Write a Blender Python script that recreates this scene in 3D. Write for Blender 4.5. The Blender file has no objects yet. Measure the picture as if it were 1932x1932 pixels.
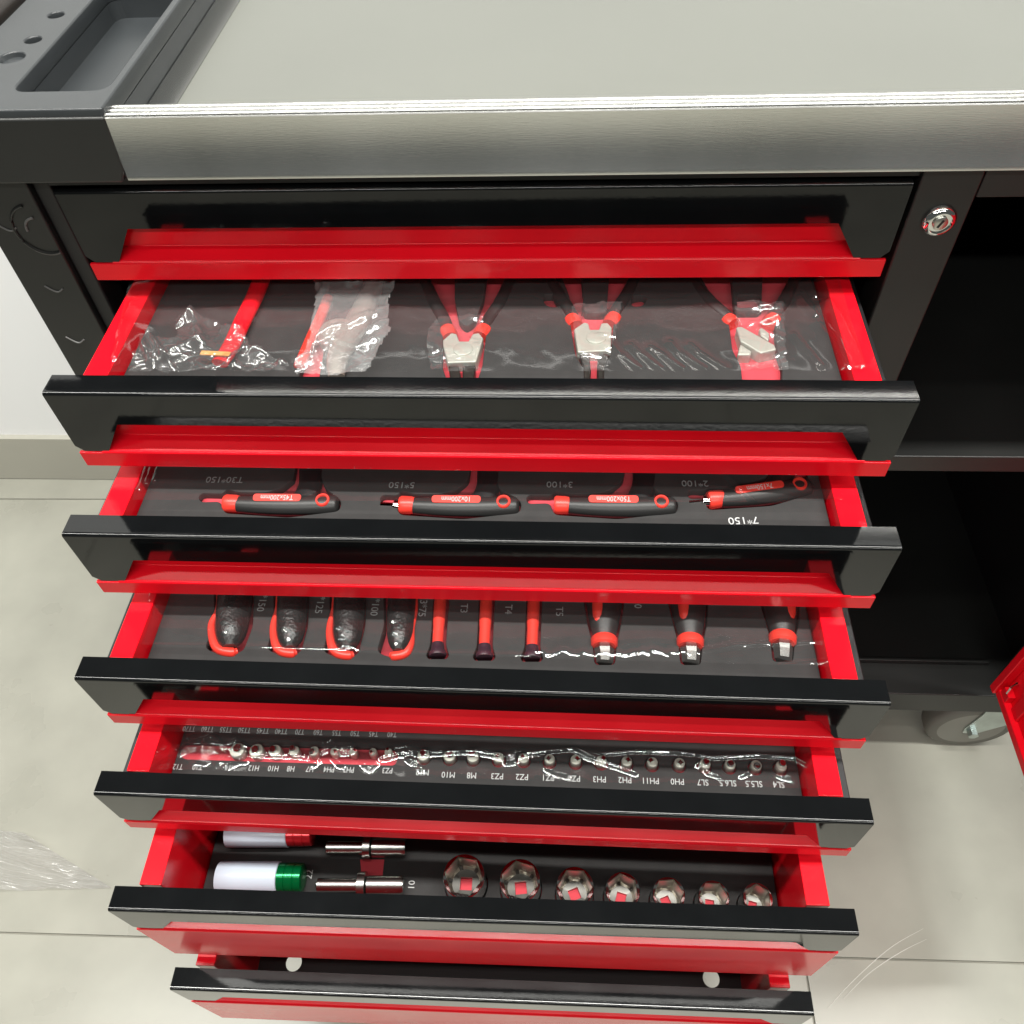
import bpy, bmesh, math, random
from mathutils import Vector, Matrix, Euler, noise
random.seed(7)
R = math.radians
scene = bpy.context.scene
col = scene.collection
Z0 = 0.935                      # height of the top drawer's upper edge above the floor

# ------------------------------------------------------------------ camera
CAM = Vector((0.0659, -0.5493, 0.3205 + Z0)); FOC = 0.825
EUL = Euler((0.6757, 0.0379, 0.0452), 'XYZ')
cd = bpy.data.cameras.new('camera'); cam = bpy.data.objects.new('camera', cd); col.objects.link(cam)
cam.location = CAM; cam.rotation_euler = EUL
cd.sensor_width = 36; cd.lens = FOC * 36; cd.clip_start = 0.02; cd.clip_end = 60
scene.camera = cam
RM = EUL.to_matrix()

# ------------------------------------------------------------------ world and lamps
w = bpy.data.worlds.new('World'); scene.world = w; w.use_nodes = True
bg = w.node_tree.nodes['Background']
bg.inputs[0].default_value = (0.93, 1.0, 0.95, 1); bg.inputs[1].default_value = 0.085

def area(name, loc, sx, sy, power, colr):
    l = bpy.data.lights.new(name, 'AREA'); l.shape = 'RECTANGLE'; l.size = sx; l.size_y = sy
    l.energy = power; l.color = colr
    o = bpy.data.objects.new(name, l); col.objects.link(o); o.location = loc
    return o
WARM = (1.0, 0.985, 0.93)
# rows of linear ceiling lamps running along the bench
area('ceiling_lamp', (0.0, -0.22, 2.95), 3.6, 0.10, 140, WARM)
area('ceiling_lamp', (0.0, -0.80, 2.95), 3.6, 0.10, 16, WARM)
area('ceiling_lamp', (0.0, -2.40, 2.95), 3.6, 0.10, 84, WARM)

vs = scene.view_settings
scene.display_settings.display_device = 'sRGB'
vs.view_transform = 'Standard'; vs.look = 'None'; vs.gamma = 1; vs.use_curve_mapping = False
vs.exposure = -0.06

# ------------------------------------------------------------------ pixel -> place (photo scaled to 1932 px)
def ray(u, v):
    return RM @ Vector(((u - 966) / (FOC * 1932), -(v - 966) / (FOC * 1932), -1.0))
def onz(u, v, z):
    d = ray(u, v); t = (z - CAM.z) / d.z; return CAM + d * t
def ony(u, v, y):
    d = ray(u, v); t = (y - CAM.y) / d.y; return CAM + d * t

# ------------------------------------------------------------------ materials
MATS = {}
def mat(name, base, rough=0.5, metal=0.0, coat=0.0, bump=None, spec=0.5, var=None, trans=0.0, coat_rough=0.03):
    m = bpy.data.materials.new(name); m.use_nodes = True
    nt = m.node_tree; p = nt.nodes['Principled BSDF']
    p.inputs['Base Color'].default_value = (*base, 1); p.inputs['Roughness'].default_value = rough
    p.inputs['Metallic'].default_value = metal; p.inputs['Coat Weight'].default_value = coat
    p.inputs['Coat Roughness'].default_value = coat_rough
    p.inputs['Specular IOR Level'].default_value = spec
    p.inputs['Transmission Weight'].default_value = trans
    tc = nt.nodes.new('ShaderNodeTexCoord')
    def tex(scale, stretch, detail=3):
        mp = nt.nodes.new('ShaderNodeMapping'); mp.inputs['Scale'].default_value = stretch
        nt.links.new(tc.outputs['Object'], mp.inputs[0])
        n = nt.nodes.new('ShaderNodeTexNoise'); n.inputs['Scale'].default_value = scale; n.inputs['Detail'].default_value = detail
        nt.links.new(mp.outputs[0], n.inputs['Vector']); return n
    if bump:
        scale, strength, dist = bump[:3]; stretch = bump[3] if len(bump) > 3 else (1, 1, 1)
        n = tex(scale, stretch)
        b = nt.nodes.new('ShaderNodeBump'); b.inputs['Strength'].default_value = strength; b.inputs['Distance'].default_value = dist
        nt.links.new(n.outputs[0], b.inputs['Height']); nt.links.new(b.outputs[0], p.inputs['Normal'])
        if coat: nt.links.new(b.outputs[0], p.inputs['Coat Normal'])
    if var:
        # (scale, amount, stretch[, rough amount]) slight unevenness of colour and gloss
        n = tex(var[0], var[2], 5)
        mx = nt.nodes.new('ShaderNodeMix'); mx.data_type = 'RGBA'
        a = var[1]
        mx.inputs[6].default_value = (*[c * (1 - a) for c in base], 1); mx.inputs[7].default_value = (*[min(1, c * (1 + a)) for c in base], 1)
        r = nt.nodes.new('ShaderNodeMapRange'); r.inputs[1].default_value = 0.2; r.inputs[2].default_value = 0.8
        nt.links.new(n.outputs[0], r.inputs[0]); nt.links.new(r.outputs[0], mx.inputs[0]); nt.links.new(mx.outputs[2], p.inputs['Base Color'])
        if len(var) > 3:
            r2 = nt.nodes.new('ShaderNodeMapRange'); r2.inputs[1].default_value = 0.2; r2.inputs[2].default_value = 0.8
            r2.inputs[3].default_value = rough; r2.inputs[4].default_value = rough + var[3]
            nt.links.new(n.outputs[0], r2.inputs[0]); nt.links.new(r2.outputs[0], p.inputs['Roughness'])
    MATS[name] = m; return m

mat('black_gloss', (0.0045, 0.005, 0.0055), 0.035, bump=(300, 0.035, 0.0004), var=(18, 0.25, (1, 1, 1), 0.05), spec=0.45)
mat('black_satin', (0.013, 0.0135, 0.013), 0.34, bump=(900, 0.12, 0.0003), var=(9, 0.15, (1, 1, 1), 0.06))
mat('inner_black', (0.010, 0.010, 0.011), 0.45, bump=(600, 0.1, 0.0003))
mat('red_gloss', (0.74, 0.005, 0.014), 0.15, bump=(700, 0.07, 0.0003), var=(14, 0.09, (1, 1, 1), 0.08), spec=0.28)
mat('tray_plastic', (0.032, 0.036, 0.039), 0.33, bump=(1600, 0.35, 0.0004), var=(25, 0.12, (1, 1, 1)))
mat('worktop_board', (0.144, 0.148, 0.131), 0.28, bump=(700, 0.04, 0.0003), var=(3, 0.09, (1, 1, 1), 0.10))
mat('steel_brushed', (0.95, 0.94, 0.89), 0.22, 1.0, bump=(160, 0.14, 0.0004, (1, 18, 18)), var=(6, 0.22, (1.0, .3, .12), 0.07))  # vertical tint bands imitate blurred reflections in the steel
mat('steel_bead', (0.48, 0.48, 0.46), 0.26, 1.0)
mat('chrome', (0.80, 0.80, 0.78), 0.06, 1.0)
mat('steel_satin', (0.62, 0.63, 0.57), 0.34, 1.0, bump=(500, 0.15, 0.0003), var=(60, 0.15, (1, 1, 1)))
mat('zinc', (0.62, 0.70, 0.68), 0.32, 1.0, var=(40, 0.2, (1, 1, 1)))
mat('foam_black', (0.027, 0.026, 0.026), 0.80, bump=(1500, 0.5, 0.0005), var=(60, 0.2, (1, 1, 1)))
mat('foam_red', (0.60, 0.055, 0.075), 0.85, bump=(1500, 0.5, 0.0005))
mat('grip_knurl', (0.016, 0.016, 0.016), 0.24, bump=(420, 0.55, 0.0012))
mat('shaded_steel', (0.10, 0.098, 0.09), 0.35, 0.9)  # darker steel imitating shade on bagged jaws and socket bottoms
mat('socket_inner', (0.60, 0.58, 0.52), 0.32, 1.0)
mat('grip_black', (0.018, 0.018, 0.018), 0.42, bump=(900, 0.2, 0.0004))
mat('grip_red', (0.78, 0.045, 0.03), 0.35)
mat('grip_dark', (0.035, 0.012, 0.022), 0.4)
mat('print_white', (0.55, 0.56, 0.56), 0.6)
mat('print_grey', (0.30, 0.30, 0.30), 0.6)
mat('sleeve_white', (0.50, 0.57, 0.66), 0.28)
mat('sleeve_green', (0.0, 0.17, 0.045), 0.18, 0.6)
mat('sleeve_red', (0.6, 0.02, 0.03), 0.2, 0.4)
mat('wall_paint', (0.90, 0.91, 0.92), 0.7, bump=(350, 0.1, 0.0005))
mat('skirting_tile', (0.42, 0.41, 0.355), 0.3, var=(6, 0.06, (1, 1, 1)))
mat('grout', (0.36, 0.35, 0.30), 0.9, bump=(400, 0.4, 0.001))
mat('floor_tile', (0.350, 0.347, 0.298), 0.24, bump=(30, 0.02, 0.001), var=(7.0, 0.16, (1, 1, 1), 0.10))
mat('tyre_grey', (0.17, 0.165, 0.145), 0.6)
mat('hub_grey', (0.27, 0.265, 0.235), 0.5)
mat('glint_grey', (0.11, 0.11, 0.108), 0.5)  # lighter grey imitating highlights on the black post
mat('plier_steel', (0.56, 0.57, 0.50), 0.42, 0.35, bump=(500, 0.15, 0.0003), var=(90, 0.10, (1, 1, 1)))
mat('brown_steel', (0.46, 0.41, 0.36), 0.3, 0.6)
mat('bottom_dark', (0.016, 0.006, 0.007), 0.5, bump=(500, 0.3, 0.0004))  # near-black bottom sheet, unlike the red bottoms of the other drawers
mat('streak', (0.62, 0.61, 0.56), 0.4)  # pale tone of the imitated glare streaks on the floor
mat('tape_orange', (0.75, 0.35, 0.08), 0.5)
mat('brown_dark', (0.03, 0.024, 0.021), 0.4)

def film_material(name, rough, tint, haze, ior):
    m = bpy.data.materials.new(name); m.use_nodes = True; nt = m.node_tree
    nt.nodes.clear()
    out = nt.nodes.new('ShaderNodeOutputMaterial')
    tr = nt.nodes.new('ShaderNodeBsdfTransparent'); tr.inputs[0].default_value = (*tint, 1)
    gl = nt.nodes.new('ShaderNodeBsdfGlossy'); gl.inputs['Roughness'].default_value = rough
    df = nt.nodes.new('ShaderNodeBsdfDiffuse'); df.inputs[0].default_value = (0.8, 0.8, 0.8, 1)
    lw = nt.nodes.new('ShaderNodeLayerWeight'); lw.inputs[0].default_value = 0.5
    pw = nt.nodes.new('ShaderNodeMath'); pw.operation = 'POWER'; pw.inputs[1].default_value = 4.5
    nt.links.new(lw.outputs['Facing'], pw.inputs[0])
    f0 = ((ior - 1) / (ior + 1)) ** 2 * 2.0          # both faces of the film reflect
    fr = nt.nodes.new('ShaderNodeMath'); fr.operation = 'MULTIPLY_ADD'; fr.inputs[1].default_value = 0.9 - f0; fr.inputs[2].default_value = f0
    nt.links.new(pw.outputs[0], fr.inputs[0])
    m1 = nt.nodes.new('ShaderNodeMixShader'); m1.inputs[0].default_value = haze
    m2 = nt.nodes.new('ShaderNodeMixShader')
    nt.links.new(tr.outputs[0], m1.inputs[1]); nt.links.new(df.outputs[0], m1.inputs[2])
    nt.links.new(fr.outputs[0], m2.inputs[0]); nt.links.new(m1.outputs[0], m2.inputs[1]); nt.links.new(gl.outputs[0], m2.inputs[2])
    nt.links.new(m2.outputs[0], out.inputs[0])
    MATS[name] = m
film_material('clear_film', 0.06, (0.97, 0.97, 0.97), 0.006, 1.5)
film_material('bag_milky', 0.14, (0.95, 0.94, 0.94), 0.17, 1.6)
film_material('bag_film', 0.12, (0.97, 0.97, 0.97), 0.04, 1.6)

# ------------------------------------------------------------------ mesh helpers
def tag(o, label=None, cat=None, group=None, kind=None):
    if label: o['label'] = label
    if cat: o['category'] = cat
    if group: o['group'] = group
    if kind: o['kind'] = kind
    return o
def link(name, me, m, parent=None, loc=(0, 0, 0), smooth=False, bevel=0, seg=2, rot=(0, 0, 0)):
    o = bpy.data.objects.new(name, me); col.objects.link(o); o.location = loc; o.rotation_euler = rot
    if m: me.materials.append(MATS[m])
    if parent: o.parent = parent
    if smooth:
        for p in me.polygons: p.use_smooth = True
    if bevel:
        b = o.modifiers.new('bevel', 'BEVEL'); b.width = bevel; b.segments = seg; b.limit_method = 'ANGLE'; b.angle_limit = R(40)
        for p in me.polygons: p.use_smooth = True
        b.harden_normals = True
    return o
def empty(name, loc=(0, 0, 0), rotz=0, parent=None):
    o = bpy.data.objects.new(name, None); col.objects.link(o); o.location = loc; o.rotation_euler = (0, 0, rotz)
    o.empty_display_size = 0.02
    if parent: o.parent = parent
    return o
class MB:
    def __init__(s): s.v = []; s.f = []
    def add(s, vs_, fs):
        n = len(s.v); s.v += [tuple(v) for v in vs_]; s.f += [tuple(i + n for i in f) for f in fs]; return s
    def box(s, x0, x1, y0, y1, z0, z1):
        return s.add([(x0, y0, z0), (x1, y0, z0), (x1, y1, z0), (x0, y1, z0), (x0, y0, z1), (x1, y0, z1), (x1, y1, z1), (x0, y1, z1)],
                     [(3, 2, 1, 0), (4, 5, 6, 7), (0, 1, 5, 4), (1, 2, 6, 5), (2, 3, 7, 6), (3, 0, 4, 7)])
    def prism(s, poly, z0, z1):           # poly in xy, counter-clockwise or not
        n = len(poly)
        a = sum(poly[i][0] * poly[(i + 1) % n][1] - poly[(i + 1) % n][0] * poly[i][1] for i in range(n))
        if a < 0: poly = poly[::-1]
        vs_ = [(p[0], p[1], z0) for p in poly] + [(p[0], p[1], z1) for p in poly]
        return s.add(vs_, [tuple(range(n))[::-1], tuple(range(n, 2 * n))] + [(i, (i + 1) % n, n + (i + 1) % n, n + i) for i in range(n)])
    def lathe(s, prof, seg=32, mtx=None, shape=None):   # prof: (r, z) about z; shape(angle)-> scale
        vs_ = []
        for r, z in prof:
            for k in range(seg):
                a = 2 * math.pi * k / seg; q = r * (shape(a) if shape else 1)
                vs_.append(Vector((q * math.cos(a), q * math.sin(a), z)))
        fs = []
        for i in range(len(prof) - 1):
            for k in range(seg):
                k2 = (k + 1) % seg; fs.append((i * seg + k, i * seg + k2, (i + 1) * seg + k2, (i + 1) * seg + k))
        fs.append(tuple(range(seg))[::-1]); fs.append(tuple((len(prof) - 1) * seg + k for k in range(seg)))
        if mtx: vs_ = [mtx @ v for v in vs_]
        return s.add(vs_, fs)
    def tube(s, pts, radii, seg=14, squash=1.0):
        pts = [Vector(p) for p in pts]; n = len(pts); vs_ = []
        for i, p in enumerate(pts):
            t = (pts[min(i + 1, n - 1)] - pts[max(i - 1, 0)]).normalized()
            up = Vector((0, 0, 1)) if abs(t.z) < 0.9 else Vector((0, 1, 0))
            sd = t.cross(up).normalized(); u2 = sd.cross(t).normalized()
            r = radii[i] if isinstance(radii, (list, tuple)) else radii
            for k in range(seg):
                a = 2 * math.pi * k / seg
                vs_.append(p + sd * (r * math.cos(a)) + u2 * (r * squash * math.sin(a)))
        fs = [(i * seg + k, i * seg + (k + 1) % seg, (i + 1) * seg + (k + 1) % seg, (i + 1) * seg + k) for i in range(n - 1) for k in range(seg)]
        fs.append(tuple(range(seg))[::-1]); fs.append(tuple((n - 1) * seg + k for k in range(seg)))
        return s.add(vs_, fs)
    def build(s, name, m, parent=None, loc=(0, 0, 0), smooth=False, bevel=0, seg=2, rot=(0, 0, 0)):
        me = bpy.data.meshes.new(name); me.from_pydata(s.v, [], s.f); me.update()
        bm = bmesh.new(); bm.from_mesh(me); bmesh.ops.recalc_face_normals(bm, faces=bm.faces); bm.to_mesh(me); bm.free()
        o = link(name, me, m, parent, loc, smooth, bevel, seg, rot)
        if smooth and not bevel:
            try: me.set_sharp_from_angle(angle=R(42))
            except Exception: pass
        return o
def spline(pts, n=6):
    """Catmull-Rom through the points"""
    P = [Vector(p) for p in pts]; out = []
    for i in range(len(P) - 1):
        p0 = P[max(i - 1, 0)]; p1 = P[i]; p2 = P[i + 1]; p3 = P[min(i + 2, len(P) - 1)]
        for k in range(n):
            t = k / n
            out.append(0.5 * ((2 * p1) + (-p0 + p2) * t + (2 * p0 - 5 * p1 + 4 * p2 - p3) * t * t + (-p0 + 3 * p1 - 3 * p2 + p3) * t ** 3))
    out.append(P[-1]); return out
def rounded(poly, r=0.003, n=4):
    out = []; N = len(poly)
    for i in range(N):
        p = Vector(poly[i][:2]); a = Vector(poly[i - 1][:2]); b = Vector(poly[(i + 1) % N][:2])
        da = (a - p); db = (b - p); q = min(r, da.length * 0.45, db.length * 0.45)
        s = p + da.normalized() * q; e = p + db.normalized() * q
        for k in range(n + 1):
            t = k / n; out.append(tuple((1 - t) ** 2 * s + 2 * t * (1 - t) * p + t * t * e))
    return out
def plate(name, outer, holes, z0, z1, m, parent=None, loc=(0, 0, 0), bevel=0.0):
    """a flat slab between z0 and z1 with real holes (2D curve filled and extruded, turned to mesh)"""
    cu = bpy.data.curves.new(name, 'CURVE'); cu.dimensions = '2D'; cu.fill_mode = 'BOTH'
    cu.extrude = (z1 - z0) / 2 - bevel; cu.bevel_depth = bevel; cu.bevel_resolution = 1; cu.offset = -bevel
    for poly in [outer] + holes:
        sp = cu.splines.new('POLY'); sp.points.add(len(poly) - 1)
        for pt, q in zip(sp.points, poly): pt.co = (q[0], q[1], 0, 1)
        sp.use_cyclic_u = True
    t = bpy.data.objects.new(name + '_curve', cu); col.objects.link(t)
    bpy.context.view_layer.update()
    me = bpy.data.meshes.new_from_object(t.evaluated_get(bpy.context.evaluated_depsgraph_get()))
    bpy.data.objects.remove(t); bpy.data.curves.remove(cu)
    me.transform(Matrix.Translation((0, 0, (z0 + z1) / 2)))
    me.materials.clear(); me.name = name
    return link(name, me, m, parent, loc)
def lettering(body, size, m, parent, loc, rotz, ext=0.00012, name='lettering', sx=1.0, font_off=0.0):
    cu = bpy.data.curves.new(name, 'FONT'); cu.body = body; cu.size = size; cu.extrude = ext; cu.align_x = 'CENTER'; cu.align_y = 'CENTER'
    cu.resolution_u = 3; cu.offset = font_off
    t = bpy.data.objects.new(name + '_curve', cu); col.objects.link(t); bpy.context.view_layer.update()
    me = bpy.data.meshes.new_from_object(t.evaluated_get(bpy.context.evaluated_depsgraph_get()))
    bpy.data.objects.remove(t); bpy.data.curves.remove(cu)
    me.transform(Matrix.Scale(sx, 4, (1, 0, 0)))
    me.materials.clear(); me.name = name
    return link(name, me, m, parent, loc, rot=(0, 0, rotz))

# ================================================================== SETTING
YW = 0.525
floor = MB().box(-4, 4, -4.5, YW + 0.1, -0.06, -0.004).build('floor', 'grout'); tag(floor, kind='structure')
TS = 0.782; TX = 1.22
fa = R(0.6)
for i in range(-3, 4):
    for j in range(-5, 1):
        x0 = 0.402 + (i - 1) * TX + (0.5 * TX if j % 2 == 0 else 0); y0 = -0.298 + j * TS
        g = 0.0011
        hy = min(TS, YW - 0.01 - y0) if j == 1 else TS
        t = MB().box(g, TX - g, g, TS - g, -0.004, 0).build('floor_tile', 'floor_tile', floor, (x0, y0 + x0 * math.tan(fa), 0.0), bevel=0.0006, seg=1)
        t.rotation_euler = (0, 0, fa)
for i in range(-3, 4):   # cut row along the wall
    x0 = 0.402 + (i - 1) * TX; y0 = -0.298 + TS
    t = MB().box(0.0011, TX - 0.0011, 0.0011, YW - y0 - x0 * math.tan(fa) - 0.004, -0.004, 0).build('floor_tile', 'floor_tile', floor, (x0, y0 + x0 * math.tan(fa), 0.0), bevel=0.0006, seg=1)
    t.rotation_euler = (0, 0, fa)
wall = MB().box(-4, 4, YW + 0.012, YW + 0.14, -0.05, 1.78).build('wall', 'wall_paint'); tag(wall, kind='structure')
for i in range(-5, 6):
    MB().box(0.001, TS - 0.001, YW, YW + 0.0125, 0.001, 0.118).build('skirting_tile', 'skirting_tile', wall, (i * TS + 0.27, 0, 0), bevel=0.001, seg=1)

# ================================================================== WORKBENCH
wb = empty('tool_workbench', (0, 0, 0))
tag(wb, 'black wheeled tool workbench with red-lined drawers pulled out, grey top and steel edge', 'workbench')
XL, XR = -0.37, 0.70
ZB = Z0 - 0.803            # underside of cabinet
YB = 0.47
def zt(dz): return Z0 + dz
# posts and carcass
post = MB(); post.box(XL, -0.3225, 0.0, 0.035, ZB, zt(0.014))
post = post.build('corner_post', 'black_satin', wb, bevel=0.0015)
MB().box(-0.3224, -0.3085, 0.005, 0.033, ZB, zt(0.0135)).build('post_return', 'inner_black', wb, bevel=0.002)
MB().box(0.3088, 0.350, 0.0, 0.035, ZB + 0.05, zt(0.014)).build('corner_post', 'black_satin', wb, bevel=0.0015)
MB().box(0.672, XR, 0.0, 0.035, ZB + 0.05, zt(0.014)).build('corner_post', 'black_satin', wb, bevel=0.0015)
MB().box(XL, XL + 0.002, 0.0352, YB, ZB, zt(0.0138)).build('side_panel', 'black_satin', wb)
MB().box(XR - 0.002, XR, 0.0352, YB, ZB, zt(0.0138)).build('side_panel', 'inner_black', wb)
MB().box(0.3205, 0.3225, 0.0352, YB, ZB + 0.05, zt(0.0138)).build('divider_panel', 'inner_black', wb)
MB().box(XL + 0.0025, XR - 0.0025, YB - 0.004, YB - 0.002, ZB + 0.001, zt(0.0136)).build('back_panel', 'inner_black', wb)
MB().box(-0.3083, 0.3086, 0.004, 0.03, zt(0.0025), zt(0.0136)).build('top_rail', 'inner_black', wb)
MB().box(0.3502, 0.6718, 0.0, 0.03, zt(-0.012), zt(0.0136)).build('top_rail', 'black_satin', wb, bevel=0.001)
MB().box(0.3502, 0.6998, 0.004, YB - 0.005, zt(-0.302), zt(-0.281)).build('shelf', 'black_satin', wb, bevel=0.0015)
bm_ = MB(); bm_.box(-0.3083, XR, -0.0005, YB - 0.005, ZB, ZB + 0.0495)
bm_.build('base_frame', 'black_satin', wb, bevel=0.0015)
sl = MB().box(0.352, 0.66, 0.046, 0.050, ZB + 0.0498, ZB + 0.058); sl.build('floor_lip', 'black_satin', wb, bevel=0.001)
# embossed ring; grey arcs and slot ticks imitate highlights on the left post
c0 = Vector((-0.3305, -0.0004, zt(-0.031)))
def arc(name, r, a0, a1, th, m):
    pts = [c0 + Vector((r * math.cos(R(a0 + (a1 - a0) * k / 20)), 0, r * 1.05 * math.sin(R(a0 + (a1 - a0) * k / 20)))) for k in range(21)]
    pts = [p for p in pts if XL + 0.002 < p.x < -0.3235]
    if len(pts) > 2: MB().tube(pts, th, 8).build(name, m, wb, smooth=True)
arc('embossed_ring', 0.0195, 100, 300, 0.0012, 'black_satin')
arc('embossed_ring', 0.0095, 90, 185, 0.0010, 'glint_grey')
arc('embossed_ring', 0.0200, 235, 300, 0.0010, 'glint_grey')
for (u, v) in ((20, 432), (108, 547), (148, 643)):
    a = ony(u - 24, v - 8, 0); b = ony(u, v + 3, 0); c = ony(u + 11, v - 3, 0)
    pts = spline([(a.x, -0.0003, a.z), (b.x, -0.0005, b.z), (c.x, -0.0003, c.z)], 6)
    MB().tube([p for p in pts if p.x > XL + 0.001], 0.0007, 8).build('slot_glint', 'glint_grey', wb, smooth=True)  # grey tube imitates the reflection along a slot edge
# lock
lc = ony(1772, 417, -0.001)
lk = MB().lathe([(0.0001, 0.0), (0.0118, 0.0), (0.0118, 0.0015), (0.0095, 0.0042), (0.0080, 0.0046), (0.0078, 0.0030), (0.0001, 0.0030)], 40).build('lock', 'chrome', wb, (lc.x, -0.0002, lc.z), smooth=True, rot=(R(90), 0, 0))
kb = MB().lathe([(0.0001, 0.0), (0.0052, 0.0), (0.0052, 0.0042), (0.0046, 0.0047), (0.0001, 0.0047)], 32).build('lock_core', 'steel_satin', lk, smooth=True)
MB().box(-0.0009, 0.0009, -0.0032, 0.0032, 0.0044, 0.00485).build('keyhole', 'inner_black', lk, rot=(0, 0, R(-25)))
# countertop: board in a raised steel edge
ZC = zt(0.0385)
board = MB().box(-0.2145, 0.75, 0.004, YB, ZC - 0.02, ZC).build('worktop', 'worktop_board', wb, bevel=0.001)
MB().box(-0.2365, -0.2148, 0.004, YB, ZC - 0.02, ZC - 0.0006).build('worktop_strip', 'steel_bead', wb)
MB().box(XL + 0.003, 0.75, 0.0008, YB, zt(0.0142), ZC - 0.0203).build('worktop_core', 'inner_black', wb)
tr = []
y0 = -0.012
prof = [(0.0035, zt(0.030)), (0.0035, zt(0.0595))]
for k in range(3):                                   # three beads along the top edge
    yc = 0.0015 - 0.0052 * k
    for a in range(0, 181, 30):
        prof.append((yc + 0.0019 * math.cos(R(a)), zt(0.0590) + 0.0020 * math.sin(R(a))))
prof += [(y0, zt(0.0585)), (y0, zt(0.0190)), (y0 - 0.0005, zt(0.0183)), (y0 - 0.0005, zt(0.0152)), (y0 + 0.0006, zt(0.0143)), (0.0004, zt(0.0143)), (0.0004, zt(0.030))]
m_ = MB(); n = len(prof); xs = (-0.2385, 0.75)
m_.add([(x, y, z) for x in xs for (y, z) in prof], [(i, (i + 1) % n, n + (i + 1) % n, n + i) for i in range(n)] + [tuple(range(n)), tuple(range(n, 2 * n))[::-1]])
edge = m_.build('edge_trim', 'steel_brushed', wb, smooth=True)
edge.data.materials.append(MATS['steel_bead'])
for p in edge.data.polygons:
    if p.center.z > zt(0.0588): p.material_index = 1
# grey plastic side tray with pocket and holes
TX0, TX1, TY0, TY1, TZ = -0.3655, -0.2368, -0.0125, YB, zt(0.065)
pocket = rounded([(-0.3095, 0.0150), (-0.2432, 0.0150), (-0.2432, 0.2000), (-0.3095, 0.2000)], 0.011, 6)
pocket2 = rounded([(-0.3095, 0.2150), (-0.2432, 0.2150), (-0.2432, 0.4400), (-0.3095, 0.4400)], 0.011, 6)
def circ(x, y, r, n=20): return [(x + r * math.cos(2 * math.pi * k / n), y + r * math.sin(2 * math.pi * k / n)) for k in range(n)]
holes = [pocket, pocket2] + [circ(-0.3282, 0.0972 + 0.0445 * k, 0.0062) for k in range(7)] + [circ(-0.3320, 0.069 - 0.001, 0.0092)]
tray = plate('side_tray', rounded([(TX0, TY0 + 0.001), (TX1, TY0 + 0.001), (TX1, TY1), (TX0, TY1)], 0.003), holes, TZ - 0.012, TZ, 'tray_plastic', wb, bevel=0.0012)
def wallring(poly, z0, z1, shrink=0.0):
    cx = sum(p[0] for p in poly) / len(poly); cy = sum(p[1] for p in poly) / len(poly)
    n = len(poly); m = MB()
    lo = [(cx + (p[0] - cx) * (1 - shrink), cy + (p[1] - cy) * (1 - shrink * 0.4), z0) for p in poly]
    m.add([(p[0], p[1], z1) for p in poly] + lo, [(i, (i + 1) % n, n + (i + 1) % n, n + i) for i in range(n)] + [tuple(range(n, 2 * n))])
    return m
for pk in (pocket, pocket2):
    wallring(pk, zt(0.040), TZ - 0.0115, 0.02).build('tray_pocket', 'tray_plastic', tray)
for k in range(7): wallring(circ(-0.3282, 0.0972 + 0.0445 * k, 0.0062), zt(0.040), TZ - 0.0115).build('tool_hole', 'tray_plastic', tray, smooth=True)
wallring(circ(-0.3320, 0.068, 0.0092), TZ - 0.0035, TZ - 0.0008, 0.15).build('dimple', 'tray_plastic', tray, smooth=True)
MB().box(TX0, TX1 - 0.0002, TY0 + 0.002, TY0 + 0.006, zt(0.0165), TZ - 0.0122).build('tray_apron', 'tray_plastic', tray, bevel=0.0012)
MB().box(TX1 - 0.004, TX1 - 0.0003, TY0 + 0.0062, TY1, zt(0.030), TZ - 0.0122).build('tray_side', 'tray_plastic', tray)
MB().box(TX0, TX0 + 0.003, TY0 + 0.0062, TY1, zt(0.018), TZ - 0.0122).build('tray_side', 'tray_plastic', tray)
# dark front end cap between tray and steel edge
pl = [(-0.395, zt(0.0135)), (-0.2425, zt(0.0135)), (-0.2385, zt(0.022)), (-0.2368, zt(0.0600)), (-0.395, zt(0.0600))]
cap = MB().prism([(a, b) for a, b in pl], 0, 0.013)
cap.v = [(x, -0.0135 + z, y) for x, y, z in cap.v]
cap.build('end_cap', 'black_satin', tray, bevel=0.0022, seg=3)
# handle tube beside the tray
MB().tube([(-0.386, 0.03, zt(0.055)), (-0.386, 0.05, zt(0.062)), (-0.386, 0.42, zt(0.062)), (-0.386, 0.44, zt(0.055))], 0.011, 16).build('push_handle', 'brown_dark', wb, smooth=True)

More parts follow.
